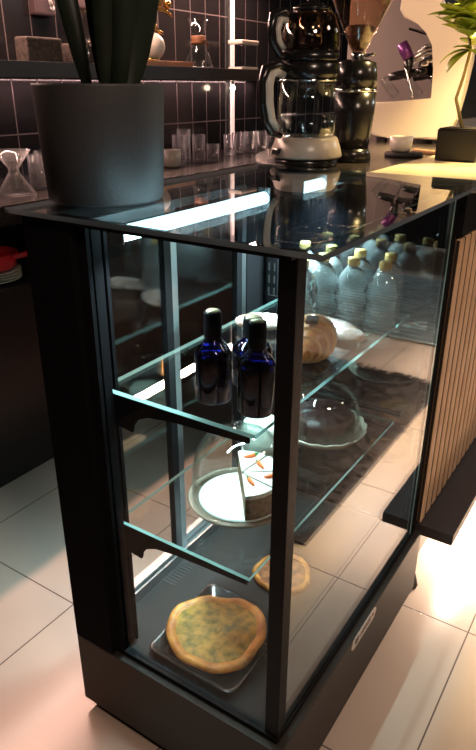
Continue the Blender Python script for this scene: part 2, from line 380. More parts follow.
# ------------------------------------------------------------------ display case
CO = (0.275, 0.41, 0.0)
case = thing('display_case', CO, 'tall black framed glass display case with pastries, standing on tiled floor', 'display case')
def cpart(name, mb, mat, parent=None): return mb.build(name, mat, parent or case, CO)
for x in (0.06, 0.51):
    for y in (0.05, 0.77): cpart('foot', MB().cyl((x, y, 0), 0.028, 0.032, 20, bev=0.004), M['rubber'])
base = cpart('base', MB().box(0, 0.57, -0.02, 0.832, 0.030, 0.245, 0.003), M['brownblack'])
st = MB()
st.prism([(0.325+0.155*q[0], 0.224+q[1]) for q in [(0.0, -0.004), (0.05, -0.014), (0.12, -0.018), (0.88, -0.018), (0.95, -0.014), (1.0, 0.004), (0.95, 0.014), (0.88, 0.018), (0.12, 0.018), (0.05, 0.014)]], 0.570, 0.5712, lambda u, v, t: (t, u, v))
stk = cpart('maker_sticker', st, M['sticker']); stk['label'] = 'oval silver maker sticker'
ik = MB()
for y0, y1, zc, h in [(0.345, 0.352, 0.226, 0.018), (0.354, 0.360, 0.222, 0.016), (0.362, 0.368, 0.226, 0.014), (0.452, 0.457, 0.226, 0.010), (0.459, 0.463, 0.224, 0.008)]:
    ik.box(0.5712, 0.5716, y0, y1, zc-h/2, zc+h/2)
for k in range(14): ik.box(0.5712, 0.5716, 0.376+k*0.0052, 0.379+k*0.0052, 0.2165+0.002*(k % 2), 0.2225+0.002*((k*7) % 3))
ik.box(0.5712, 0.5716, 0.378, 0.446, 0.2285, 0.2297); ik.box(0.5712, 0.5716, 0.384, 0.440, 0.2325, 0.2335)
ik.build('sticker_print', M['ink'], stk, CO)
cpart('deck', MB().box(0.03, 0.535, 0.015, 0.80, 0.2455, 0.2505), M['deck'])
fr = MB()
fr.box(0.118, 0.552, -0.004, 0.014, 0.245, 0.258); fr.box(0.535, 0.553, 0.0, 0.81, 0.245, 0.258)
cpart('bottom_rail', fr, M['black'])
vent = MB()
for k in range(9): vent.box(0.055, 0.10, 0.235+k*0.011, 0.240+k*0.011, 0.2505, 0.2515)
cpart('vent_grille', vent, M['ink'])
cpart('corner_column', MB().box(0, 0.118, -0.02, 0.035, 0.245, 1.250, 0.002).box(0.118, 0.142, -0.006, 0.03, 0.258, 1.250), M['column'])
cpart('corner_post', MB().box(0.521, 0.552, 0.0, 0.030, 0.245, 1.250, 0.0015), M['black'])
cpart('corner_post', MB().box(0.520, 0.548, 0.780, 0.832, 0.245, 1.250, 0.0015), M['column'])
cpart('corner_post', MB().box(0.0, 0.05, 0.780, 0.832, 0.245, 1.250, 0.0015), M['column'])
cpart('top_rail', MB().box(0.0, 0.552, -0.018, 0.012, 1.244, 1.253).box(0.0, 0.045, 0.012, 0.83, 1.232, 1.253).box(0.045, 0.552, 0.80, 0.83, 1.236, 1.253), M['black'])
cpart('far_end_panel', MB().box(0.05, 0.52, 0.812, 0.828, 0.25, 1.236), M['blackglass'])
cpart('end_glass', MB().pane(0.142, 0.522, 0.003, 0.008, 0.258, 1.2438, 1), [M['pane_end'], M['edge']])
cpart('front_glass', MB().pane(0.545, 0.551, 0.030, 0.782, 0.258, 1.250, 0), [M['pane'], M['edge']])
cpart('top_glass', MB().pane(-0.030, 0.606, -0.032, 0.840, 1.2535, 1.2620, 2), [M['top'], M['edge_dark']])
# slotted shelf uprights
for yy in (0.036, 0.765):
    sb = MB(); sb.box(0.108, 0.143, yy, yy+0.008, 0.26, 1.235) if yy < 0.1 else sb.box(0.05, 0.085, yy, yy+0.008, 0.26, 1.235)
    up_ = cpart('shelf_upright', sb, M['column'])
    x0 = 0.108 if yy < 0.1 else 0.05
    sl = MB()
    for k in range(26):
        z = 0.30+k*0.036
        sl.box(x0+0.006, x0+0.0105, yy-0.0008, yy, z, z+0.022); sl.box(x0+0.0235, x0+0.028, yy-0.0008, yy, z, z+0.022)
    cpart('slot_row', sl, M['ink'], up_)
def bracket(y, z, x0, x1):
    p = [(x0, z), (x1, z), (x1, z-0.014), (x0+0.14, z-0.022), (x0+0.085, z-0.030), (x0+0.058, z-0.042), (x0+0.045, z-0.060), (x0+0.042, z-0.075), (x0, z-0.070)]
    cpart('shelf_bracket', MB().prism(p, y, y+0.006, lambda u, v, t: (u, t, v)), M['column'])
for z in (0.913, 0.600):
    bracket(0.030, z, 0.1425, 0.455); bracket(0.758, z, 0.060, 0.455)
cpart('glass_shelf', MB().pane(0.114, 0.470, 0.028, 0.790, 0.9135, 0.9220, 2), [M['pane'], M['edge']])
cpart('glass_shelf', MB().pane(0.126, 0.462, 0.028, 0.785, 0.6005, 0.6090, 2), [M['pane'], M['edge']])
# sliding back doors
def sdoor(y0, y1, x):
    d = cpart('sliding_door', MB().pane(x-0.002, x+0.002, y0+0.02, y1-0.02, 0.29, 1.215, 0), [M['pane'], M['edge']])
    f = MB(); f.box(x-0.008, x+0.008, y0, y0+0.022, 0.27, 1.23); f.box(x-0.008, x+0.008, y1-0.022, y1, 0.27, 1.23)
    f.box(x-0.008, x+0.008, y0+0.022, y1-0.022, 0.27, 0.292); f.box(x-0.008, x+0.008, y0+0.022, y1-0.022, 1.208, 1.23)
    cpart('door_frame', f, M['alu'], d)
    cpart('door_seal', MB().box(x-0.009, x+0.009, y1-0.046, y1-0.022, 0.292, 1.208), M['black'], d)
sdoor(0.045, 0.360, 0.040); sdoor(0.345, 0.690, 0.020)
cpart('door_track', MB().box(0.004, 0.056, 0.036, 0.78, 0.2505, 0.266).box(0.052, 0.058, 0.036, 0.78, 0.2505, 0.282), M['alu'])
cpart('fixed_back_panel', MB().box(0.012, 0.03, 0.692, 0.78, 0.266, 1.232), M['black'])
def tube_light(y0, y1):
    t = cpart('light_tube', MB().tube([(0.195, y0, 1.231), (0.195, y1, 1.231)], 0.014, 14), M['led'])
    cpart('tube_holder', MB().box(0.180, 0.210, y0-0.004, y0, 1.217, 1.2534), M['alu'], t)
    cpart('tube_holder', MB().box(0.180, 0.210, y1, y1+0.004, 1.217, 1.2534), M['alu'], t)
tube_light(0.018, 0.500); tube_light(0.665, 0.790)

# ------------------------------------------------------------------ bar counter behind the case
BO = (0.25, 2.0, 0.0)
bar = thing('bar_counter', BO, 'long bar counter with upright oak slat front and pale lit top, beyond the display case', 'counter')
def bpart(name, mb, mat, parent=None): return mb.build(name, mat, parent or bar, BO)
bpart('carcass', MB().box(-0.02, 0.535, 0.850, 3.2, 0.05, 1.2305), M['laminate'])
bpart('apron', MB().box(0.535, 0.560, 0.842, 3.2, 1.125, 1.2305), M['black'])
sp = MB(); sp.box(0.535, 0.546, 0.842, 3.2, 0.262, 1.125); sp.mi = 1
y = 0.845
while y < 3.18:
    sp.box(0.546, 0.560, y, y+0.037, 0.262, 1.118, 0.003, seg=1); y += 0.0550
sp.bm.normal_update()
for f in sp.bm.faces:
    if abs(f.normal.y) > 0.8: f.material_index = 0
bpart('slat_panel', sp, [M['slatback'], M['wood']])
bpart('footrest_ledge', MB().box(0.535, 0.660, 0.842, 3.2, 0.222, 0.258, 0.002), M['ledge'])
bpart('plinth', MB().box(0.02, 0.50, 0.86, 3.2, 0.0, 0.05), M['black'])
bpart('leveling_foot', MB().lathe([(0, 0), (0.022, 0), (0.024, 0.006), (0.018, 0.03), (0.012, 0.05), (0, 0.05)], (0.548, 0.87, 0), 18).box(0.546, 0.550, 0.868, 0.872, 0.05, 0.222), M['rubber'])
bpart('floor_light_strip', MB().box(0.60, 0.615, 0.86, 3.1, 0.214, 0.222), emit('warm_white_strip', (1.0, 0.82, 0.66), 9))
bpart('bar_top', MB().box(0.285, 0.70, 0.842, 3.2, 1.2310, 1.2570, 0.003), M['stone'])
wp = [(-0.035, 0.842), (0.2845, 0.842), (0.2845, 3.2), (-0.45, 3.2), (-0.45, 1.75), (-0.20, 1.10)]
bpart('worktop', MB().prism(wp, 1.2310, 1.2565, lambda u, v, t: (u, v, t)), M['worktop'])

# ------------------------------------------------------------------ back counter and wall shelf (barista side)
KO = (-1.3, 1.2, 0.0)
bc = thing('back_counter', KO, 'low black counter along the tiled wall carrying the drinking glasses', 'counter')
def kpart(name, mb, mat): return mb.build(name, mat, bc, KO)
kpart('cabinet_body', MB().box(-1.59, -1.0, -1.5, 3.9, 0.0, 0.775).box(-1.59, -1.56, -1.5, 3.9, 0.775, 1.035).box(-1.56, -1.0, -1.5, 0.45, 0.775, 1.035).box(-1.56, -1.0, 1.35, 3.9, 0.775, 1.035).box(-1.56, -1.0, 0.45, 1.35, 1.0, 1.035), M['laminate'])
kpart('worktop', MB().box(-1.595, -0.985, -1.5, 3.9, 1.035, 1.075, 0.003), M['worktop'])
ws = thing('wall_shelf', (-1.44, 1.6, 1.487), 'dark grey shelf board on the black tiled wall holding coffee gear', 'shelf')
MB().box(-1.60, -1.29, -0.5, 3.6, 1.490, 1.550, 0.002).build('board', M['shelfwood'], ws, (-1.44, 1.6, 1.487))
vl = thing('wall_light', (-1.58, 3.035, 1.08), 'tall thin vertical pink light profile on the tiled wall', 'light')
pv = MB().box(-1.60, -1.585, 3.015, 3.058, 1.55, 2.85).box(-1.60, -1.585, 3.015, 3.058, 1.08, 1.489)
pv.build('profile', M['alu'], vl, (-1.58, 3.035, 1.08))
MB().box(-1.585, -1.575, 3.020, 3.053, 1.552, 2.85).box(-1.585, -1.575, 3.020, 3.053, 1.082, 1.488).build('diffuser', M['ledwarm'], vl, (-1.58, 3.035, 1.08))
# glowing end of the light under the shelf
dl = thing('spot_lamp', (-1.5, 2.92, 1.455), 'small bright lamp under the wall shelf beside the vertical light', 'lamp')
MB().cyl((-1.5, 2.92, 1.463), 0.010, 0.027, 18).build('lamp_body', M['alu'], dl, (-1.5, 2.92, 1.455))
MB().ball((-1.5, 2.92, 1.448), 0.016).build('bulb', emit('warm_bulb', (1.0, 0.75, 0.5), 40), dl, (-1.5, 2.92, 1.455))

# ------------------------------------------------------------------ things on the display case
PO = (0.048, 0.150, 1.2625)
pot = thing('potted_plant', PO, 'large charcoal round planter with dark broad leaves on the case top', 'potted plant')
MB().lathe([(0, 0), (0.104, 0), (0.110, 0.005), (0.119, 0.200), (0.119, 0.204), (0.113, 0.204), (0.110, 0.18), (0, 0.18)], PO, 64).build('planter', M['pot'], pot, PO)
MB().lathe([(0, 0.183), (0.05, 0.188), (0.109, 0.183)], PO, 32).build('soil', M['soil'], pot, PO)
b0 = Vector(PO)+Vector((0, 0, 0.17))
lv_scale = 0.62
lv = [((-0.02, 0.0), (-0.13, -0.01, 0.55), 0.060, 0.03), ((0.02, 0.0), (0.02, -0.01, 0.60), 0.085, -0.03), ((0.05, 0.0), (0.13, 0.0, 0.56), 0.075, 0.04),
      ((0.055, 0.01), (0.21, -0.06, 0.36), 0.11, -0.16), ((0.0, 0.045), (0.05, 0.12, 0.52), 0.07, 0.08), ((0.045, -0.03), (0.10, -0.05, 0.50), 0.05, 0.05)]
view_side = Vector((0.8, 0.6, 0))
for (dx, dy), tp, wd, bd in lv:
    bb = b0+Vector((dx, dy, 0)); mb = MB()
    mb.leaf(bb, b0+Vector(tp), wd*lv_scale, bd, view_side, 0.25, 14, 0.0016, 0.72)
    mb.build('leaf', M['leafdark'], pot, PO)

# ------------------------------------------------------------------ drinks machines on the counter
Z1 = 1.2567
TO = (0.068, 0.940, Z1)
tm = thing('tea_maker', TO, 'double decker electric tea maker with glass kettle and smoky teapot on top', 'tea maker')
def squash(o, a, b): o.data.transform(Matrix.Diagonal((a, a, b, 1))); return o
def tpart(name, mb, mat, parent=None): return squash(mb.build(name, mat, parent or tm, TO), 0.95, 0.82)
def T(r): return [(a, b) for a, b in r]
tpart('power_base', MB().lathe([(0, 0), (0.092, 0), (0.096, 0.004), (0.096, 0.020), (0.090, 0.026), (0, 0.026)], TO, 40), M['plastic_black'])
tpart('kettle_base', MB().lathe([(0, 0.026), (0.104, 0.027), (0.107, 0.034), (0.101, 0.060), (0.092, 0.088), (0.086, 0.094), (0, 0.094)], TO, 48), M['plastic_cream'])
kb = tpart('kettle_body', MB().lathe([(0.083, 0.094), (0.087, 0.12), (0.086, 0.20), (0.080, 0.272), (0.077, 0.272), (0.083, 0.20), (0.084, 0.12), (0.080, 0.096)], TO, 48), M['ware'])
tpart('water', MB().lathe([(0, 0.097), (0.079, 0.098), (0.083, 0.12), (0.0825, 0.165), (0.0, 0.165)], TO, 40), M['kettle_water'], kb)
tpart('heating_plate', MB().lathe([(0, 0.0945), (0.078, 0.0945), (0.074, 0.0965), (0, 0.0965)], TO, 40), M['chrome'], kb)
tpart('kettle_ring', MB().lathe([(0.083, 0.266), (0.085, 0.266), (0.085, 0.272), (0.083, 0.272)], TO, 40), M['chrome'])
tpart('kettle_collar', MB().lathe([(0, 0.272), (0.083, 0.272), (0.087, 0.29), (0.087, 0.318), (0.082, 0.324), (0, 0.324)], TO, 48), M['plastic_black'])
hd = Vector((-0.42, -0.91, 0)).normalized()
def hpt(r, z): return Vector(TO)+hd*r+Vector((0, 0, z))
tpart('kettle_handle', MB().tube([hpt(0.075, 0.298), hpt(0.115, 0.312), hpt(0.150, 0.300), hpt(0.163, 0.265), hpt(0.160, 0.20), hpt(0.150, 0.145), hpt(0.130, 0.110), hpt(0.095, 0.098)], [0.016, 0.017, 0.016, 0.013, 0.012, 0.012, 0.011, 0.010], 14), M['plastic_black'])
tpart('handle_grip', MB().tube([hpt(0.090, 0.286), hpt(0.118, 0.296), hpt(0.138, 0.285), hpt(0.146, 0.255), hpt(0.143, 0.20), hpt(0.132, 0.150), hpt(0.110, 0.122)], [0.012, 0.016, 0.018, 0.018, 0.017, 0.015, 0.011], 14), M['plastic_silver'])
tpart('teapot_collar', MB().lathe([(0, 0.324), (0.080, 0.324), (0.083, 0.332), (0.083, 0.357), (0, 0.357)], TO, 48), M['plastic_black'])
tpart('teapot_body', MB().lathe([(0.080, 0.357), (0.083, 0.372), (0.080, 0.412), (0.066, 0.457), (0.052, 0.475), (0.050, 0.472), (0.063, 0.455), (0.077, 0.412), (0.080, 0.372), (0.077, 0.358)], TO, 48), M['smoke'])
tpart('tea_strainer', MB().lathe([(0, 0.377), (0.030, 0.377), (0.034, 0.452), (0, 0.452)], TO, 24), M['chrome'])
tpart('teapot_lid', MB().lathe([(0, 0.472), (0.054, 0.472), (0.052, 0.482), (0.030, 0.492), (0.012, 0.496), (0.013, 0.512), (0.010, 0.518), (0, 0.519)], TO, 40), M['plastic_black'])
tpart('teapot_handle', MB().tube([hpt(0.060, 0.450), hpt(0.100, 0.464), hpt(0.128, 0.454), hpt(0.136, 0.417), hpt(0.130, 0.377), hpt(0.105, 0.340), hpt(0.075, 0.340)], 0.0125, 12), M['plastic_black'])
tpart('teapot_grip', MB().tube([hpt(0.086, 0.440), hpt(0.108, 0.442), hpt(0.117, 0.412), hpt(0.113, 0.382), hpt(0.096, 0.360)], 0.011, 10), M['plastic_silver'])
tpart('spout', MB().prism([(0.06, 0.432), (0.098, 0.464), (0.075, 0.397)], -0.012, 0.012, lambda u, v, t: tuple(Vector(TO)-hd*u+Vector((-hd.y*t, hd.x*t, v)))), M['smoke'])
tpart('switch', MB().prism([(0.098, 0.045), (0.118, 0.040), (0.116, 0.056), (0.097, 0.062)], -0.012, 0.012, lambda u, v, t: tuple(hpt(u, v)+Vector((-hd.y*t, hd.x*t, 0)))), M['plastic_black'])

GO = (0.138, 1.100, Z1)
gr = thing('coffee_grinder', GO, 'black barrel shaped coffee grinder with clear cone hopper beside the tea maker', 'coffee grinder')
def gpart(name, mb, mat, parent=None): return squash(mb.build(name, mat, parent or gr, GO), 0.79, 0.83)
gpart('base', MB().lathe([(0, 0), (0.070, 0), (0.073, 0.006), (0.070, 0.030), (0.064, 0.046), (0, 0.046)], GO, 40), M['plastic_black'])
gpart('body', MB().lathe([(0, 0.046), (0.060, 0.046), (0.066, 0.09), (0.073, 0.16), (0.076, 0.23), (0, 0.23)], GO, 48), M['plastic_black'])
gpart('trim_ring', MB().lathe([(0, 0.2302), (0.0765, 0.2302), (0.0768, 0.241), (0, 0.241)], GO, 48), M['chrome'])
gpart('upper_body', MB().lathe([(0, 0.2412), (0.076, 0.2412), (0.074, 0.285), (0.067, 0.322), (0.040, 0.332), (0, 0.332)], GO, 48), M['plastic_black'])
gpart('neck', MB().lathe([(0, 0.332), (0.026, 0.332), (0.024, 0.355), (0, 0.355)], GO, 24), M['chrome'])
hp = gpart('hopper', MB().lathe([(0.024, 0.355), (0.036, 0.375), (0.122, 0.545), (0.122, 0.60), (0.119, 0.60), (0.119, 0.546), (0.034, 0.377), (0.022, 0.357)], GO, 48), M['amber'])
gpart('coffee_beans', MB().lathe([(0, 0.358), (0.019, 0.358), (0.032, 0.378), (0.054, 0.425), (0.040, 0.435), (0, 0.438)], GO, 32), M['beans'], hp)
gpart('dose_lever', MB().tube([(GO[0]+0.02, GO[1]-0.01, Z1+0.342), (GO[0]+0.07, GO[1]-0.02, Z1+0.346)], 0.005, 8), M['chrome'])

# dosing mat, cup, tamper stick
tag(MB().cyl((0.215, 1.34, Z1), 0.062, 0.012, 32, bev=0.003).build('tamping_mat', M['rubber']), 'round black rubber mat on the worktop right of the grinder', 'mat')
CU = (0.200, 1.345, Z1+0.0125)
cu = thing('espresso_cup', CU, 'small white cup on the black mat below the cream espresso machine', 'cup')
MB().lathe([(0, 0), (0.026, 0), (0.034, 0.012), (0.038, 0.048), (0.035, 0.048), (0.031, 0.014), (0, 0.008)], CU, 32).build('cup_body', M['cup'], cu, CU)
tag(MB().box(-0.075, 0.075, -0.010, 0.010, 0, 0.012, 0.004, Matrix.Translation((0.262, 1.46, Z1))@Matrix.Rotation(-0.5, 4, 'Z')).build('wooden_paddle', M['wood_light']), 'small flat wooden paddle on the worktop behind the cup', 'paddle')

# espresso machine: cream side panels joined by a grey body
EO = (0.05, 2.1, Z1)
th = math.radians(0); dv = Vector((math.cos(th), math.sin(th), 0)); nv = Vector((-dv.y, dv.x, 0)); e0 = Vector((0.0, 1.85, 0))
em = thing('espresso_machine', EO, 'big cream espresso machine with curved side panel and purple handle', 'espresso machine')
def epart(name, mb, mat, parent=None): return mb.build(name, mat, parent or em, EO)
def ef(u, v, t): return tuple(e0+dv*u+nv*t+Vector((0, 0, v)))
prof = [(-0.036, 1.752), (-0.040, 1.723), (-0.022, 1.698), (0.037, 1.674), (0.078, 1.655), (0.092, 1.635), (0.099, 1.603), (0.114, 1.519), (0.130, 1.440), (0.130, 1.416), (0.118, 1.409), (-0.140, 1.404), (-0.145, 1.330), (-0.130, 1.295), (-0.10, 1.276), (-0.038, 1.273), (0.16, 1.272), (0.195, 1.282), (0.220, 1.347), (0.235, 1.451), (0.246, 1.551), (0.250, 1.605), (0.236, 1.640), (0.185, 1.668), (0.140, 1.69), (0.118, 1.720), (0.104, 1.775), (0.06, 1.815), (-0.01, 1.815), (-0.030, 1.79)]
epart('side_panel', MB().prism(prof, 0.0, 0.055, ef, 0.012), M['cream'])
L_ = 0.62
epart('side_panel', MB().prism(prof, L_, L_+0.05, ef, 0.012), M['cream'])
epart('body', MB().prism([(0.135, 1.40), (0.200, 1.345), (0.222, 1.451), (0.232, 1.60), (0.13, 1.665), (0.085, 1.70), (0.115, 1.60), (0.130, 1.50)], 0.056, L_-0.001, ef), M['black'])
epart('drip_tray', MB().prism([(-0.13, 1.30), (0.195, 1.30), (0.195, 1.395), (-0.13, 1.395)], 0.056, L_-0.001, ef), M['grey_steel'])
epart('top_hood', MB().prism([(-0.02, 1.725), (0.04, 1.69), (0.10, 1.70), (0.09, 1.77), (0.0, 1.80)], 0.056, L_-0.001, ef), M['plastic_black'])
for u in (-0.09, 0.14):
    for t in (0.008, L_+0.008):
        epart('foot', MB().prism([(u, 1.2570), (u+0.035, 1.2570), (u+0.035, 1.2735), (u, 1.2735)], t, t+0.034, ef), M['rubber'])
def P3(u, v, t): return Vector(ef(u, v, t))
for t, hm in ((0.13, 'purple'), (0.42, 'plastic_black')):
    epart('group_head', MB().tube([P3(0.115, 1.57, t), P3(0.08, 1.57, t), P3(0.045, 1.562, t), P3(0.04, 1.53, t)], [0.026, 0.026, 0.028, 0.032], 20), M['chrome'])
    epart('portafilter', MB().tube([P3(0.04, 1.53, t), P3(0.04, 1.500, t)], [0.034, 0.030], 20).tube([P3(0.04, 1.515, t), P3(-0.02, 1.512, t), P3(-0.07, 1.503, t), P3(-0.105, 1.496, t-0.01)], [0.014, 0.015, 0.017, 0.014], 14).tube([P3(-0.022, 1.575, t-0.03), P3(-0.02, 1.49, t-0.03)], [0.017, 0.015], 14), M['plastic_black'])
    epart('paddle_handle', MB().tube([P3(-0.020, 1.562, t-0.03), P3(-0.038, 1.590, t-0.03), P3(-0.054, 1.616, t-0.03)], [0.021, 0.023, 0.021], 18), M[hm])
    epart('steam_wand', MB().tube([P3(-0.018, 1.53, t-0.06), P3(0.0, 1.48, t-0.06), P3(0.018, 1.435, t-0.06), P3(0.026, 1.415, t-0.06)], [0.004, 0.004, 0.004, 0.006], 10), M['chrome'])
    epart('tilted_shot_glass', MB().tube([P3(-0.118, 1.492, t-0.02), P3(-0.09, 1.455, t-0.02), P3(-0.062, 1.428, t-0.02)], [0.020, 0.019, 0.017], 18), M['ware'])  # tilted shot glass, fixed to the machine as one of its parts
for k in range(4):
    epart('pipe', MB().tube([P3(0.10, 1.612-0.014*k, 0.075+0.012*k), P3(0.05, 1.606-0.012*k, 0.08+0.012*k), P3(0.01, 1.575-0.008*k, 0.09), P3(-0.006, 1.55-0.006*k, 0.10)], 0.0045, 8), M['chrome'])
epart('drip_plate', MB().prism([(-0.022, 1.669), (0.036, 1.650), (0.036, 1.644), (-0.022, 1.661)], 0.07, 0.25, ef), M['plastic_black'])

# small plant in a square black planter
SO = (0.400, 1.325, 1.2573)
spn = thing('potted_plant', SO, 'young yellow green plant in a black square planter on the pale bar top', 'potted plant')
MB().box(SO[0]-0.062, SO[0]+0.062, SO[1]-0.062, SO[1]+0.062, SO[2], SO[2]+0.090, 0.006).build('planter', M['laminate'], spn, SO)
MB().box(SO[0]-0.058, SO[0]+0.058, SO[1]-0.058, SO[1]+0.058, SO[2]+0.090, SO[2]+0.093).build('soil', M['soil'], spn, SO)
sb_ = Vector((SO[0]-0.005, SO[1], SO[2]+0.088))
pts = [sb_, Vector((0.362, 1.33, 1.43)), Vector((0.376, 1.325, 1.485)), Vector((0.389, 1.32, 1.56)), Vector((0.372, 1.32, 1.62)), Vector((0.350, 1.32, 1.70))]
MB().tube(pts, [0.006, 0.0055, 0.005, 0.0045, 0.004, 0.003], 8).build('stem', M['stem'], spn, SO)
rs = random.Random(11)
lp = []
for k in range(34):
    q = rs.uniform(0.70, 1.0); i = min(4, int(q*5)); f_ = q*5-i; p = pts[i].lerp(pts[min(5, i+1)], f_)
    a = rs.uniform(0, 2*PI); L = rs.uniform(0.07, 0.115)
    lp.append((p, p+Vector((math.cos(a)*L, math.sin(a)*L, rs.uniform(-0.02, 0.06))), rs.uniform(0.060, 0.085), rs.uniform(-0.1, 0.18)))
lp += [(pts[3], Vector((0.312, 1.29, 1.525)), 0.048, 0.12), (pts[3], Vector((0.345, 1.26, 1.50)), 0.045, 0.1), (pts[3], Vector((0.35, 1.28, 1.565)), 0.040, 0.1), (pts[3], Vector((0.43, 1.27, 1.54)), 0.045, 0.1)]
for p, tpt, wd, bd in lp:
    a = (tpt-p).cross(Vector((0, 0, 1)))
    MB().leaf(p, tpt, wd, bd, tuple(a), 0.2, 10, 0.0012, 0.85).build('leaf', M['leaf'], spn, SO)

# ------------------------------------------------------------------ upper glass shelf
ZU = 0.9222
def blue_bottle(loc, label):
    t = thing('glass_bottle', loc, label, 'bottle', 'blue glass bottles on the upper shelf')
    MB().lathe([(0, 0), (0.031, 0), (0.0345, 0.004), (0.0345, 0.088), (0.0335, 0.096), (0.028, 0.106), (0.020, 0.113), (0.0165, 0.119), (0.0145, 0.126), (0, 0.126)], loc, 40).build('bottle_body', M['blue'], t, loc)
    MB().lathe([(0, 0.002), (0.028, 0.002), (0.0315, 0.006), (0.0315, 0.088), (0.029, 0.096), (0, 0.097)], loc, 32).build('contents', M['bluedark'], t, loc)
    MB().lathe([(0, 0.124), (0.0165, 0.124), (0.0168, 0.130), (0.0160, 0.170), (0.0150, 0.173), (0, 0.173)], loc, 32).build('neck_sleeve', M['sleeve'], t, loc)
    MB().lathe([(0, 0.1732), (0.0130, 0.1732), (0.0115, 0.1755), (0, 0.1760)], loc, 24).build('cap_top', M['palegold'], t, loc)
    return t
bb1 = blue_bottle((0.329, 0.106, ZU), 'dark cobalt bottle nearest the left end of the upper glass shelf')
dup(bb1, (0.424, 0.105, ZU), 0.6, 'dark cobalt bottle beside the black corner post on the upper shelf')
dup(bb1, (0.352, 0.205, ZU), 1.2, 'dark cobalt bottle standing just behind the other two on the upper shelf', (1.15, 1.15, 0.80))
# mineral water bottles
def water_bottle(loc, label):
    t = thing('water_bottle', loc, label, 'bottle', 'small water bottles on the upper shelf')
    mb = MB(); rings = []; m = 48
    for r, z, dm in [(0.012, 0.001, 0), (0.030, 0, 0), (0.0355, 0.006, 0), (0.0365, 0.014, 0), (0.0370, 0.022, .5), (0.0375, 0.030, 1), (0.0380, 0.038, 1), (0.0382, 0.046, 1), (0.0383, 0.054, 1), (0.0383, 0.062, 1), (0.0384, 0.070, 1), (0.0384, 0.078, 1), (0.0382, 0.086, 1), (0.0378, 0.094, .6), (0.0362, 0.104, .3), (0.0335, 0.114, .2), (0.029, 0.124, 0), (0.0225, 0.133, 0), (0.015, 0.139, 0), (0.013, 0.141, 0), (0.0125, 0.146, 0)]:
        rings.append([mb.bm.verts.new((loc[0]+(r*(1+0.06*dm*math.sin(6*2*PI*j/m)*math.sin(z*150)))*math.cos(2*PI*j/m), loc[1]+(r*(1+0.06*dm*math.sin(6*2*PI*j/m)*math.sin(z*150)))*math.sin(2*PI*j/m), loc[2]+z)) for j in range(m)])
    for a, b in zip(rings, rings[1:]):
        for j in range(m): mb.bm.faces.new((a[j], a[(j+1) % m], b[(j+1) % m], b[j])).smooth = True
    mb.bm.faces.new(rings[0]); mb.bm.faces.new(rings[-1])
    mb.build('bottle_body', M['water'], t, loc)
    MB().lathe([(0, 0.1455), (0.0150, 0.1455), (0.0153, 0.147), (0.0150, 0.161), (0.0135, 0.163), (0, 0.163)], loc, 24).build('screw_cap', M['goldcap'], t, loc)
    return t
wb0 = None
wpos = [((0.268, 0.566), 'clear water bottle just beside the black corner post, leftmost of the front row'),
        ((0.282, 0.652), 'clear gold capped water bottle, second from the left of the front row'),
        ((0.361, 0.655), 'clear gold capped water bottle in the middle of the front row'),
        ((0.441, 0.656), 'clear gold capped water bottle at the right end of the front row'),
        ((0.260, 0.740), 'clear gold capped water bottle behind the second bottle of the front row'),
        ((0.340, 0.742), 'clear gold capped water bottle in the back row behind the middle front one'),
        ((0.420, 0.745), 'clear gold capped water bottle at the right end of the back row'),
        ((0.180, 0.745), 'clear gold capped water bottle at the left end of the back row')]
for i, ((x, y), lb) in enumerate(wpos):
    if wb0 is None: wb0 = water_bottle((x, y, ZU), lb)
    else: dup(wb0, (x, y, ZU), rs.uniform(0, 6), lb)
# croissant: spiral of stepped rolls, tip to the viewer
def croissant(loc, label, ang):
    t = thing('croissant', loc, label, 'croissant')
    half = [(0.080, 0.006), (0.076, 0.012), (0.066, 0.015), (0.0655, 0.021), (0.052, 0.026), (0.0515, 0.032), (0.036, 0.036), (0.0355, 0.042), (0.016, 0.044), (0.0155, 0.050), (0.0, 0.0505)]
    pr = [(-a, r) for a, r in half]+[(a, r) for a, r in half[::-1][1:]]
    mb = MB(); rings = []; m = 36
    for a, r in pr:
        f_ = abs(a)/0.080
        cz = 0.046-0.022*f_**2; by = -0.022*f_**2
        rings.append([mb.bm.verts.new((a+0.006*math.sin(2*PI*j/m)*f_, by+r*math.cos(2*PI*j/m), max(0.0, cz+r*math.sin(2*PI*j/m)))) for j in range(m)])
    fs = []
    for (a, b), (pa, pb) in zip(zip(rings, rings[1:]), zip(pr, pr[1:])):
        for j in range(m):
            f = mb.bm.faces.new((a[j], a[(j+1) % m], b[(j+1) % m], b[j])); fs.append(f)
            f.material_index = 1 if abs(pa[0]-pb[0]) < 0.001 else 0
    fs += [mb.bm.faces.new(rings[0]), mb.bm.faces.new(rings[-1])]
    mb.build('pastry', [M['croissant'], M['croissant_edge']], t)
    MB().box(0.006, 0.036, -0.016, 0.010, 0.094, 0.103, 0.003, Matrix.Rotation(0.10, 4, 'Y')).build('chocolate_piece', M['chocolate'], t)
    t.rotation_euler = (0, 0, ang); return t
CR = (0.398, 0.385, ZU)
croissant((0.398, 0.380, ZU+0.0045), 'large glazed croissant with a chocolate piece, curled tip facing out', math.radians(112-180))
tag(MB().box(0.335, 0.450, 0.295, 0.465, ZU, ZU+0.004, 0.0015).build('serving_board', M['tray']), 'flat dark board under the croissant on the upper shelf', 'board')
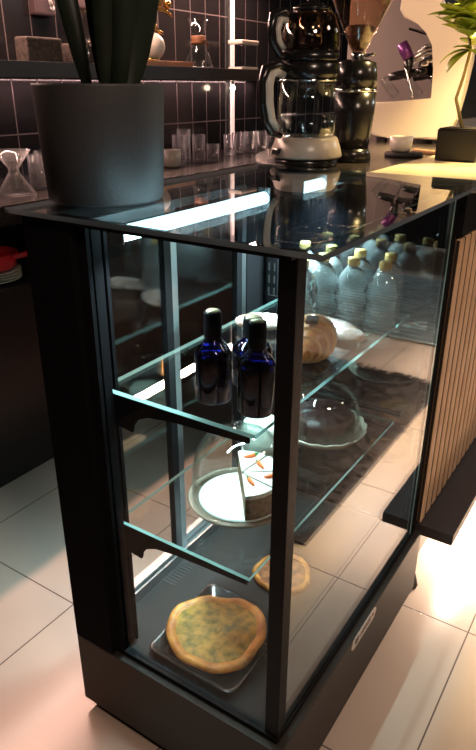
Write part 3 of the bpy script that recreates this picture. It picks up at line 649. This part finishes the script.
# film wrapped sandwiches
def wrapped(loc, label, ang, sx=1.0):
    t = MB(); rings = []; m = 18; n = 16
    rr_ = random.Random(int(loc[0]*1000))
    for i in range(n+1):
        q = i/n; env = math.sin(PI*min(max(q, 0.02), 0.98))**0.35
        rings.append([t.bm.verts.new(((q-0.5)*0.15*sx, math.cos(2*PI*j/m)*0.036*env*rr_.uniform(0.94, 1.05), max(0, 0.018+math.sin(2*PI*j/m)*0.020*env*rr_.uniform(0.9, 1.1)))) for j in range(m)])
    for a, b in zip(rings, rings[1:]):
        for j in range(m): t.bm.faces.new((a[j], a[(j+1) % m], b[(j+1) % m], b[j])).smooth = True
    t.bm.faces.new(rings[0]); t.bm.faces.new(rings[-1])
    o = t.build('wrapped_sandwich', M['wrap']); o.location = loc; o.rotation_euler = (0, 0, ang)
    return tag(o, label, 'sandwich', 'film wrapped sandwiches')
wrapped((0.205, 0.485, ZU), 'film wrapped pale sandwich left of the corner post on upper shelf', 0.5, 0.85)
wrapped((0.375, 0.540, ZU), 'film wrapped pale sandwich lying between croissant and water bottles', -0.35, 1.15)

# ------------------------------------------------------------------ lower glass shelf
ZL = 0.6092
KC = (0.318, 0.215, ZL)
ks = thing('cake_stand', KC, 'round amber tinted cake plate under the white carrot cake', 'cake stand')
MB().lathe([(0, 0), (0.050, 0), (0.052, 0.004), (0.030, 0.010), (0.085, 0.014), (0.112, 0.020), (0.116, 0.026), (0.110, 0.0275), (0.098, 0.022), (0, 0.020)], KC, 56).build('plate', M['standglass'], ks, KC)
CK = (0.322, 0.215, ZL+0.0225)
ck = thing('carrot_cake', CK, 'white iced carrot cake partly cut, orange carrots on its slices', 'cake')
MB().cyl(CK, 0.094, 0.003, 48).build('cake_board', M['paper'], ck, CK)
MB().prism([(-0.094*math.sin(a), 0.094*math.cos(a)) for a in [PI*2*k/40 for k in range(40)]], 0, 0.0006, lambda u, v, t: (CK[0]+u*0.97, CK[1]+v*0.97, CK[2]+0.003+t)).build('cake_paper', M['icing'], ck, CK)
va = math.atan2(-0.79-0.215, 0.97-0.322)     # towards the viewer
def wedge(a0, a1, h, dz, sh):
    n = 10; R = 0.088; pp = [(0.0, 0.0)]+[(R*math.cos(a0+(a1-a0)*k/n), R*math.sin(a0+(a1-a0)*k/n)) for k in range(n+1)]
    am = (a0+a1)/2; sx, sy = math.cos(am)*sh, math.sin(am)*sh
    c = Vector((CK[0]+sx, CK[1]+sy, CK[2]+0.0038))
    s = MB().prism(pp, 0, h-0.010, lambda u, v, t: (c.x+u, c.y+v, c.z+t)).build('slice', M['crumb'], ck, CK)
    q = [(u*1.0, v*1.0) for u, v in pp]
    MB().prism(q, h-0.0098, h, lambda u, v, t: (c.x+u, c.y+v, c.z+t), 0.002).build('icing_layer', M['icing'], s, CK)
    d = Vector((math.cos(am), math.sin(am), 0)); tz = c.z+h
    p0 = Vector((c.x, c.y, tz+0.004))+d*(0.045 if len(children(ck)) % 2 else 0.060); sd = Vector((-0.85, 0.53, 0)) if len(children(ck)) % 2 else Vector((0.6, 0.8, 0))
    MB().tube([p0+sd*0.013, p0+sd*0.006, p0-sd*0.004, p0-sd*0.014], [0.0045, 0.005, 0.0038, 0.001], 10).build('marzipan_carrot', M['carrot'], s, CK)
    MB().leaf(p0+sd*0.012, p0+sd*0.024+Vector((0, 0, 0.003)), 0.008, 0.1, (0, 0.2, 1)).build('marzipan_leaf', M['carrotleaf'], s, CK)
st0 = va+0.06
for k in range(4): wedge(st0+k*0.80+0.015, st0+(k+1)*0.80-0.015, 0.060, 0, 0.004)
def dome(loc, R, H, label, knob):
    t = thing('glass_dome', loc, label, 'dome', 'glass cake domes')
    out = [(R*math.cos(a)**0.55 if a < PI/2-0.01 else 0.0, H*(0.30+0.70*math.sin(a))) for a in [PI/2*k/14 for k in range(15)]]
    th_ = 0.0022
    inn = [(max(0, r-th_), z-th_) if r > 0 else (0, z-th_) for r, z in out][::-1]
    MB().lathe([(R-th_, 0), (R+0.002, 0), (R+0.001, 0.004)]+out+inn+[(R-th_, 0.001)], loc, 56).build('bell', M['ware'], t, loc)
    kp = [(0, H), (0.010, H), (0.009, H+0.006)]
    for k in range(3): kp += [(0.016-0.001*k, H+0.010+0.010*k), (0.011-0.001*k, H+0.015+0.010*k)]
    kp += [(0.011, H+0.038), (0, H+0.042)]
    MB().lathe(kp if knob else [(0, H), (0.012, H), (0.016, H+0.012), (0.010, H+0.022), (0, H+0.024)], loc, 28).build('knob', M['ware'], t, loc)
    return t
dome((KC[0], KC[1], ZL+0.0275), 0.104, 0.158, 'clear glass dome over the white carrot cake', False)
# chocolate cake on scalloped plate
HC = (0.335, 0.590, ZL)
hs = thing('cake_stand', HC, 'scalloped pale pressed glass plate under the chocolate cake', 'cake stand')
mb = MB(); n = 96; rings = []
for r, z, sc_ in [(0.001, 0.010, 0), (0.060, 0.010, 0), (0.090, 0.016, 0), (0.104, 0.028, 1), (0.112, 0.038, 1), (0.1135, 0.035, 1), (0.104, 0.022, 0), (0.075, 0.008, 0), (0.060, 0.0, 0), (0.001, 0.0, 0)]:
    rings.append([mb.bm.verts.new((HC[0]+(r+sc_*0.004*abs(math.sin(9*2*PI*k/n)))*math.cos(2*PI*k/n), HC[1]+(r+sc_*0.004*abs(math.sin(9*2*PI*k/n)))*math.sin(2*PI*k/n), HC[2]+z+sc_*0.006*abs(math.sin(9*2*PI*k/n)))) for k in range(n)])
for a, b in zip(rings, rings[1:]):
    for k in range(n): mb.bm.faces.new((a[k], a[(k+1) % n], b[(k+1) % n], b[k])).smooth = True
mb.bm.faces.new(rings[0]); mb.bm.faces.new(rings[-1])
mb.build('plate', M['milkglass'], hs, HC)
HK = (0.335, 0.590, ZL+0.0165)
hk = thing('chocolate_cake', HK, 'dark glazed chocolate cake on the scalloped plate', 'cake')
mb = MB(); rings = []; n = 48
rc = random.Random(3)
for r, z in [(0.0, 0.066), (0.045, 0.067), (0.070, 0.063), (0.082, 0.050), (0.086, 0.030), (0.088, 0.010), (0.086, 0.0), (0.0, 0.0)]:
    rings.append([mb.bm.verts.new((HK[0]+max(r, 0.0005)*math.cos(2*PI*k/n)*rc.uniform(0.97, 1.03), HK[1]+max(r, 0.0005)*math.sin(2*PI*k/n)*rc.uniform(0.97, 1.03), HK[2]+z+(rc.uniform(-0.004, 0.004) if r and z > 0.02 else 0))) for k in range(n)])
for a, b in zip(rings, rings[1:]):
    for k in range(n): mb.bm.faces.new((a[k], a[(k+1) % n], b[(k+1) % n], b[k])).smooth = True
mb.bm.faces.new(rings[-1])
mb.build('glazed_top', M['choc'], hk, HK)
dome((HC[0], HC[1], ZL+0.0305), 0.095, 0.120, 'clear glass dome with ribbed knob over the chocolate cake', True)
# pale mint cake between them
MC = (0.232, 0.452, ZL)
mc = thing('mint_cake', MC, 'pale mint iced cake on a paper board between the two domed cakes', 'cake')
MB().cyl(MC, 0.052, 0.004, 40).build('cake_board', M['paper'], mc, MC)
MB().lathe([(0, 0.0042), (0.049, 0.0042), (0.051, 0.010), (0.050, 0.072), (0.046, 0.078), (0, 0.079)], MC, 40).build('icing', M['mint'], mc, MC)

# ------------------------------------------------------------------ case deck: trays and pizzas
ZD = 0.2507
def tray(x0, x1, y0, y1, label):
    c = ((x0+x1)/2, (y0+y1)/2, ZD)
    t = thing('serving_tray', c, label, 'tray')
    def rr2(i, r=0.022):
        a = []
        for cx, cy, s0 in [(x1-i-r, y1-i-r, 0), (x0+i+r, y1-i-r, 1), (x0+i+r, y0+i+r, 2), (x1-i-r, y0+i+r, 3)]:
            for k in range(6): a.append((cx+r*math.cos((s0+k/5)*PI/2), cy+r*math.sin((s0+k/5)*PI/2)))
        return a
    mb = MB(); rings = []
    for i, z in [(0.022, 0.0), (0.004, 0.018), (0.0, 0.020), (0.002, 0.0225), (0.008, 0.020), (0.026, 0.004)]:
        rings.append([mb.bm.verts.new((u, v, ZD+z)) for u, v in rr2(i)])
    m = len(rings[0])
    for a, b in zip(rings, rings[1:]):
        for k in range(m): mb.bm.faces.new((a[k], a[(k+1) % m], b[(k+1) % m], b[k])).smooth = True
    mb.bm.faces.new(rings[0]); mb.bm.faces.new(rings[-1])
    mb.build('tray_body', M['tray'], t, c); return t
tray(0.185, 0.425, 0.022, 0.285, 'dark brown rectangular tray holding the herb pizza on the case floor')
def pizza(c, R, top, label, seed, ang, heart=0.0, sq=1.0):
    t = thing('pizza', c, label, 'pizza')
    q = random.Random(seed); n = 72
    ph = [q.uniform(0, 6.28) for _ in range(5)]
    def rad(a): return R*(1+0.035*math.sin(3*a+ph[0])+0.02*math.sin(5*a+ph[1])+0.012*math.sin(9*a+ph[2]) - heart*math.exp(-((math.atan2(math.sin(a-ang), math.cos(a-ang)))/0.35)**2))
    def ring(mb, f, z, j=0.0): return [mb.bm.verts.new((c[0]+rad(2*PI*k/n)*f*math.cos(2*PI*k/n), c[1]+sq*rad(2*PI*k/n)*f*math.sin(2*PI*k/n), c[2]+z+q.uniform(-j, j))) for k in range(n)]
    mb = MB()
    rg = [ring(mb, f, z, j) for f, z, j in [(0.90, 0.0, 0), (0.97, 0.004, 0), (1.0, 0.011, 0.0008), (0.97, 0.019, 0.0012), (0.91, 0.022, 0.0014), (0.84, 0.019, 0.001), (0.78, 0.013, 0)]]
    for a, b in zip(rg, rg[1:]):
        for k in range(n): mb.bm.faces.new((a[k], a[(k+1) % n], b[(k+1) % n], b[k])).smooth = True
    mb.bm.faces.new(rg[0]); mb.bm.faces.new(rg[-1])
    mb.build('crust', M['crust'], t, c)
    mb = MB(); rg = [ring(mb, 0.83, 0.015, 0.001)]
    for f in (0.72, 0.6, 0.48, 0.36, 0.24, 0.12): rg.append(ring(mb, f, 0.0185, 0.0016))
    for a, b in zip(rg, rg[1:]):
        for k in range(n): mb.bm.faces.new((a[k], a[(k+1) % n], b[(k+1) % n], b[k])).smooth = True
    mb.bm.faces.new(rg[-1]); mb.bm.faces.new([v for v in ring(mb, 0.80, 0.0135)])
    mb.build('topping', top, t, c)
    return t
pizza((0.300, 0.146, ZD+0.0227), 0.120, M['pesto'], 'golden herb topped pizza in the brown tray on the case floor', 5, 1.9, 0.16)
pizza((0.322, 0.425, ZD), 0.078, M['meat'], 'brown minced topped pizza behind, lying directly on the case floor', 9, 1.0, 0.0)

# ------------------------------------------------------------------ glassware and gear on the barista side
ZB = 1.0755
def tumbler(loc, label, r=0.034, h=0.105):
    t = thing('drinking_glass', loc, label, 'glass')
    MB().lathe([(0, 0), (r*0.92, 0), (r*0.95, 0.004), (r, h), (r-0.003, h), (r*0.88, 0.012), (0, 0.010)], loc, 28).build('glass_body', M['tumbler'], t, loc)
    return t
t1 = tumbler((-1.20, 1.045, ZB), 'tall clear tumbler right of the hourglass shaped glass on the back counter', 0.038, 0.135)
t2 = dup(t1, (-1.29, 1.16, ZB), 0, 'clear tumbler farthest left, tucked behind the tall one near the charcoal planter')
HG = (-1.135, 0.875, ZB)
hg = thing('glass_server', HG, 'hourglass shaped clear glass coffee server at the left picture edge', 'glass')
MB().lathe([(0, 0), (0.072, 0), (0.074, 0.004), (0.020, 0.085), (0.019, 0.100), (0.070, 0.165), (0.067, 0.165), (0.016, 0.100), (0.017, 0.085), (0.068, 0.006), (0, 0.005)], HG, 40).build('glass_body', M['tumbler'], hg, HG)
gA = ['short clear glass nearest the cream bowl on the back counter', 'tallest stacked clear glass beside the cream bowl', 'clear glass at the right of the left cluster', 'small low glass in front of the left cluster']
for (x, y, s), lb in zip([(-1.30, 2.10, 1.35), (-1.36, 2.22, 1.55), (-1.28, 2.25, 1.30), (-1.22, 2.30, 0.85)], gA):
    g = dup(t1, (x, y, ZB), 0, lb, (0.95, 0.95, 0.80*s)); g['group'] = 'glasses on the back counter'
gB = ['first clear glass from the left in the cluster below the vertical light', 'second clear glass from the left below the vertical light', 'clear glass directly below the vertical light', 'clear glass just right of the vertical light', 'clear glass at the right end of the cluster', 'front clear glass of the cluster below the vertical light']
for (x, y, s), lb in zip([(-1.36, 2.68, 0.95), (-1.38, 2.80, 1.0), (-1.35, 2.90, 1.0), (-1.33, 3.00, 1.0), (-1.30, 3.10, 1.0), (-1.24, 2.86, 0.95)], gB):
    g = dup(t1, (x, y, ZB), 0, lb, (1.05, 1.05, 0.9*s)); g['group'] = 'glasses on the back counter'
BW = (-1.24, 1.955, ZB)
bw = thing('mug', BW, 'cream ceramic mug half hidden by the big charcoal planter', 'mug')
MB().lathe([(0, 0), (0.040, 0), (0.048, 0.01), (0.050, 0.085), (0.046, 0.085), (0.044, 0.012), (0, 0.008)], BW, 32).build('mug_body', M['plastic_cream'], bw, BW)
MB().tube([(BW[0], BW[1]+0.046, ZB+0.07), (BW[0], BW[1]+0.075, ZB+0.06), (BW[0], BW[1]+0.072, ZB+0.03), (BW[0], BW[1]+0.046, ZB+0.022)], 0.006, 8).build('handle', M['cup'], bw, BW)
# niche under the counter: red pan, plate stack, clear bowl
NZ = 0.7755
RP = (-1.14, 0.74, NZ)
stp = []
for k in range(4):
    p = thing('plate', (-1.15, 0.72, NZ+0.0105*k), ['white plate at the bottom of the stack in the counter niche', 'white plate second from the bottom of the niche stack', 'white plate second from the top of the niche stack', 'white plate on top of the niche stack under the red pan'][k], 'plate', 'plates in the counter niche')
    MB().lathe([(0, 0), (0.070, 0), (0.110, 0.010), (0.112, 0.013), (0.070, 0.004), (0, 0.003)], (0, 0, 0), 36).build('plate_body', M['cup'], p)
rp = thing('saucepan', (-1.15, 0.72, NZ+0.046), 'red enamel pan on white plates in the counter niche', 'pan')
MB().lathe([(0, 0), (0.080, 0), (0.098, 0.012), (0.104, 0.060), (0.107, 0.062), (0.100, 0.062), (0.094, 0.014), (0, 0.006)], (0, 0, 0), 40).build('pan_body', M['red'], rp)
MB().tube([(0.10, 0.02, 0.052), (0.12, 0.08, 0.056), (0.11, 0.18, 0.058)], [0.010, 0.011, 0.009], 10).build('handle', M['red'], rp)
gbw = thing('glass_bowl', (-1.075, 0.86, NZ), 'wide clear glass dish in the counter niche before the plates', 'bowl')
MB().lathe([(0, 0), (0.030, 0), (0.060, 0.035), (0.057, 0.035), (0.028, 0.004), (0, 0.004)], (0, 0, 0), 32).build('bowl_body', M['ware'], gbw)
for k in range(4):
    p = thing('drinking_glass', (-1.12+0.02*(k % 2), 1.02+0.085*k, NZ), ['clear glass first from the left', 'clear glass second from the left', 'clear glass third from the left', 'clear glass fourth from the left'][k]+' in the counter niche seen through the case', 'glass', 'glasses in the counter niche')
    MB().lathe([(0, 0), (0.030, 0), (0.034, 0.09), (0.031, 0.09), (0.027, 0.01), (0, 0.008)], (0, 0, 0), 24).build('glass_body', M['ware'], p)
# on the wall shelf
ZS = 1.5505
def basket(loc, w_, d_, h_, label):
    t = thing('woven_basket', loc, label, 'basket', 'woven baskets on the wall shelf')
    mb = MB(); mb.box(loc[0]-d_/2, loc[0]+d_/2, loc[1]-w_/2, loc[1]+w_/2, loc[2], loc[2]+h_, 0.008)
    mb.build('basket_body', M['basket'], t, loc)
    k = 0
    return t
basket((-1.42, 1.315, ZS), 0.19, 0.08, 0.095, 'long low woven basket on the left of the wall shelf')
basket((-1.42, 1.545, ZS), 0.15, 0.08, 0.080, 'shorter woven basket on the wall shelf right of the long one')
def scoop(loc, label, s):
    t = thing('serving_tongs', loc, label, 'tongs', 'metal tongs on the wall shelf')
    x, y, z = loc
    MB().tube([(x, y, z), (x, y-0.02*s, z+0.06*s), (x, y-0.035*s, z+0.13*s), (x, y-0.02*s, z+0.155*s), (x, y+0.01*s, z+0.12*s), (x, y+0.03*s, z+0.09*s), (x, y+0.065*s, z+0.10*s)], [0.014*s, 0.012*s, 0.013*s, 0.009*s, 0.010*s, 0.011*s, 0.006*s], 10).build('tong_arm', M['chrome'], t, loc)
    MB().tube([(x, y, z), (x, y+0.03*s, z+0.04*s), (x, y+0.04*s, z+0.085*s)], [0.012*s, 0.013*s, 0.008*s], 10).build('tong_arm', M['chrome'], t, loc)
scoop((-1.315, 1.46, ZS), 'bright metal tongs leaning between the two woven baskets', 0.9)
scoop((-1.315, 1.66, ZS), 'small metal tongs right of the shorter basket', 0.6)
# hanging pouches on the wall
for (y0, y1, z0, z1), lb, mk in [((1.44, 1.56, 1.745, 1.95), 'plum coffee pouch with white mark hanging on the wall above the baskets', True), ((1.64, 1.76, 1.79, 1.96), 'plain plum coffee pouch hanging right of the marked pouch', False)]:
    c = (-1.57, (y0+y1)/2, z0)
    t = thing('coffee_pouch', c, lb, 'pouch')
    MB().box(-1.600, -1.555, y0, y1, z0, z1, 0.012, seg=3).build('pouch_body', M['pouch'], t, c)
    if mk:
        MB().tube([(-1.5545, c[1]+0.01, z0+0.095), (-1.5545, c[1]+0.022, z0+0.068), (-1.5545, c[1]+0.032, z0+0.040)], [0.006, 0.008, 0.010], 8).ball((-1.5545, c[1]+0.036, z0+0.034), 0.013, (0.3, 1, 1)).build('print_mark', M['white'], t, c)
# copper tray with balance siphon
SY = (-1.42, 2.07, ZS)
tag(MB().box(-1.52, -1.32, 1.80, 2.27, ZS, ZS+0.025, 0.004).build('tray', M['copper']), 'copper wooden tray under the brass siphon on the wall shelf', 'tray')
sy = thing('siphon_brewer', (-1.42, 2.07, ZS+0.0255), 'brass balance siphon coffee brewer with glass bulb on the wall shelf', 'siphon')
SO2 = (-1.42, 2.07, ZS+0.0255)
def spart(name, mb, mat): return mb.build(name, mat, sy, SO2)
z0 = SO2[2]
spart('brew_tank', MB().ball((-1.41, 2.045, z0+0.066), 0.066), M['cup'])
spart('tank_stand', MB().tube([(-1.41, 2.035, z0), (-1.41, 2.035, z0+0.26)], 0.012, 12).cyl((-1.41, 2.035, z0), 0.035, 0.012, 20), M['brass'])
spart('balance_arm', MB().tube([(-1.41, 1.95, z0+0.235), (-1.41, 2.05, z0+0.245), (-1.41, 2.16, z0+0.235), (-1.41, 2.21, z0+0.215)], [0.008, 0.012, 0.011, 0.009], 12).ball((-1.41, 2.18, z0+0.265), 0.022).tube([(-1.41, 2.08, z0+0.145), (-1.41, 2.13, z0+0.13)], 0.01, 10).ball((-1.41, 2.06, z0+0.155), 0.02), M['brass'])
spart('top_tank', MB().lathe([(0, 0.24), (0.058, 0.24), (0.062, 0.26), (0.060, 0.42), (0, 0.42)], (-1.41, 2.05, z0), 28), M['brass'])
spart('glass_bulb', MB().lathe([(0, 0.005), (0.030, 0.008), (0.032, 0.02), (0.012, 0.06), (0.014, 0.12), (0.040, 0.16), (0.046, 0.20), (0.030, 0.25), (0.016, 0.27), (0.012, 0.268), (0.028, 0.248), (0.042, 0.20), (0.036, 0.162), (0.010, 0.12), (0.009, 0.06), (0, 0.03)], (-1.40, 1.90, z0), 28), M['ware'])
# chemex
CX = (-1.42, 2.455, ZS)
cx = thing('glass_carafe', CX, 'hourglass glass coffee carafe with wooden collar on the wall shelf', 'carafe')
MB().lathe([(0, 0.0), (0.072, 0), (0.078, 0.012), (0.070, 0.045), (0.045, 0.095), (0.026, 0.130), (0.026, 0.150), (0.058, 0.245), (0.055, 0.245), (0.023, 0.150), (0.023, 0.130), (0.042, 0.095), (0.067, 0.045), (0.074, 0.012), (0, 0.005)], CX, 40).build('glass_body', M['ware'], cx, CX)
MB().lathe([(0.029, 0.118), (0.042, 0.120), (0.039, 0.132), (0.036, 0.140), (0.041, 0.160), (0.036, 0.162), (0.030, 0.148), (0.028, 0.130)], CX, 32).build('wooden_collar', M['leather'], cx, CX)
MB().tube([(CX[0]+0.042, CX[1]-0.02, ZS+0.142), (CX[0]+0.046, CX[1], ZS+0.14), (CX[0]+0.044, CX[1]+0.02, ZS+0.125), (CX[0]+0.046, CX[1]+0.022, ZS+0.10)], 0.005, 8).build('leather_tie', M['leather'], cx, CX)
# clear canister right of the vertical light
CN = (-1.45, 2.965, ZS)
cn = thing('glass_canister', CN, 'clear square glass canister on the shelf right of the vertical light', 'canister')
MB().box(CN[0]-0.05, CN[0]+0.05, CN[1]-0.095, CN[1]+0.095, ZS, ZS+0.016, 0.003).build('canister_base', M['cup'], cn, CN)
MB().box(CN[0]-0.05, CN[0]+0.05, CN[1]-0.095, CN[1]+0.095, ZS+0.0165, ZS+0.14, 0.006).build('canister_body', M['ware'], cn, CN)
MB().box(CN[0]-0.053, CN[0]+0.053, CN[1]-0.098, CN[1]+0.098, ZS+0.1405, ZS+0.165, 0.008).build('canister_lid', M['cup'], cn, CN)

# ------------------------------------------------------------------ customer side, seen mirrored in the front glass
rug = MB(); rr3 = random.Random(2)
for k in range(3600):
    x, y_ = rr3.uniform(0.93, 2.0), rr3.uniform(0.86, 2.40)
    if k < 260: y_ = 2.40
    a = rr3.uniform(0, 2*PI); l = rr3.uniform(0.02, 0.05)
    rug.leaf((x, y_, 0.006), (x+l*math.cos(a), y_+l*math.sin(a), rr3.uniform(0.012, 0.03)), 0.010, 0.1, (math.sin(a), -math.cos(a), 0.3), 0.2, 3, 0.001)
rug.box(0.92, 2.0, 0.85, 2.40, 0.0005, 0.010, 0.003)
tag(rug.build('shag_rug', M['rug']), 'dark brown shaggy rug on the floor, mirrored in the case glass', 'rug')
dk = thing('deck_mat', (2.2, 3.7, 0), 'grey slatted decking platform mirrored behind the water bottles', 'decking')
mb = MB(); y = 2.95
while y < 4.35:
    mb.box(1.0, 3.6, y, y+0.055, 0.012, 0.028, 0.003, seg=1); y += 0.068
mb.build('deck_slats', M['greydeck'], dk, (2.2, 3.7, 0))
MB().box(1.05, 1.10, 2.95, 4.35, 0.0005, 0.012).box(2.2, 2.25, 2.95, 4.35, 0.0005, 0.012).box(3.5, 3.55, 2.95, 4.35, 0.0005, 0.012).build('deck_bearer', M['black'], dk, (2.2, 3.7, 0))
TBO = (2.2, 5.0, 0)
tb = thing('cafe_table', TBO, 'grey wooden table with splayed legs mirrored in the case glass', 'table')
MB().box(1.55, 2.85, 4.65, 5.35, 0.71, 0.745, 0.004).build('tabletop', M['greywood'], tb, TBO)
for x, y_, dx, dy in [(1.62, 4.70, -0.05, -0.04), (2.78, 4.70, 0.05, -0.04), (1.62, 5.30, -0.05, 0.04), (2.78, 5.30, 0.05, 0.04)]:
    MB().tube([(x+dx, y_+dy, 0.0), (x, y_, 0.71)], [0.022, 0.030], 12).build('leg', M['greywood'], tb, TBO)
BNO = (2.2, 5.75, 0)
bn = thing('planter_box', BNO, 'long dark planter box against the back wall, mirrored in glass', 'planter')
MB().box(1.2, 3.4, 5.60, 5.95, 0.001, 0.85, 0.01).build('box_body', M['black'], bn, BNO)
# lamps of the room: fixtures at the lights; the one over the rug is added fill
for loc, lb in [((2.3, 1.7, 2.84), 'added round fill lamp on the ceiling over the shaggy rug'), ((1.9, -0.9, 2.84), 'round ceiling lamp over the near tiled floor'), ((2.2, 4.9, 2.84), 'round ceiling lamp over the grey table')]:
    t = thing('ceiling_lamp', loc, lb, 'lamp')
    MB().lathe([(0.26, 0), (0.28, 0), (0.28, 0.06), (0, 0.06), (0, 0.055), (0.26, 0.05)], loc, 40).build('lamp_ring', M['black'], t, loc)
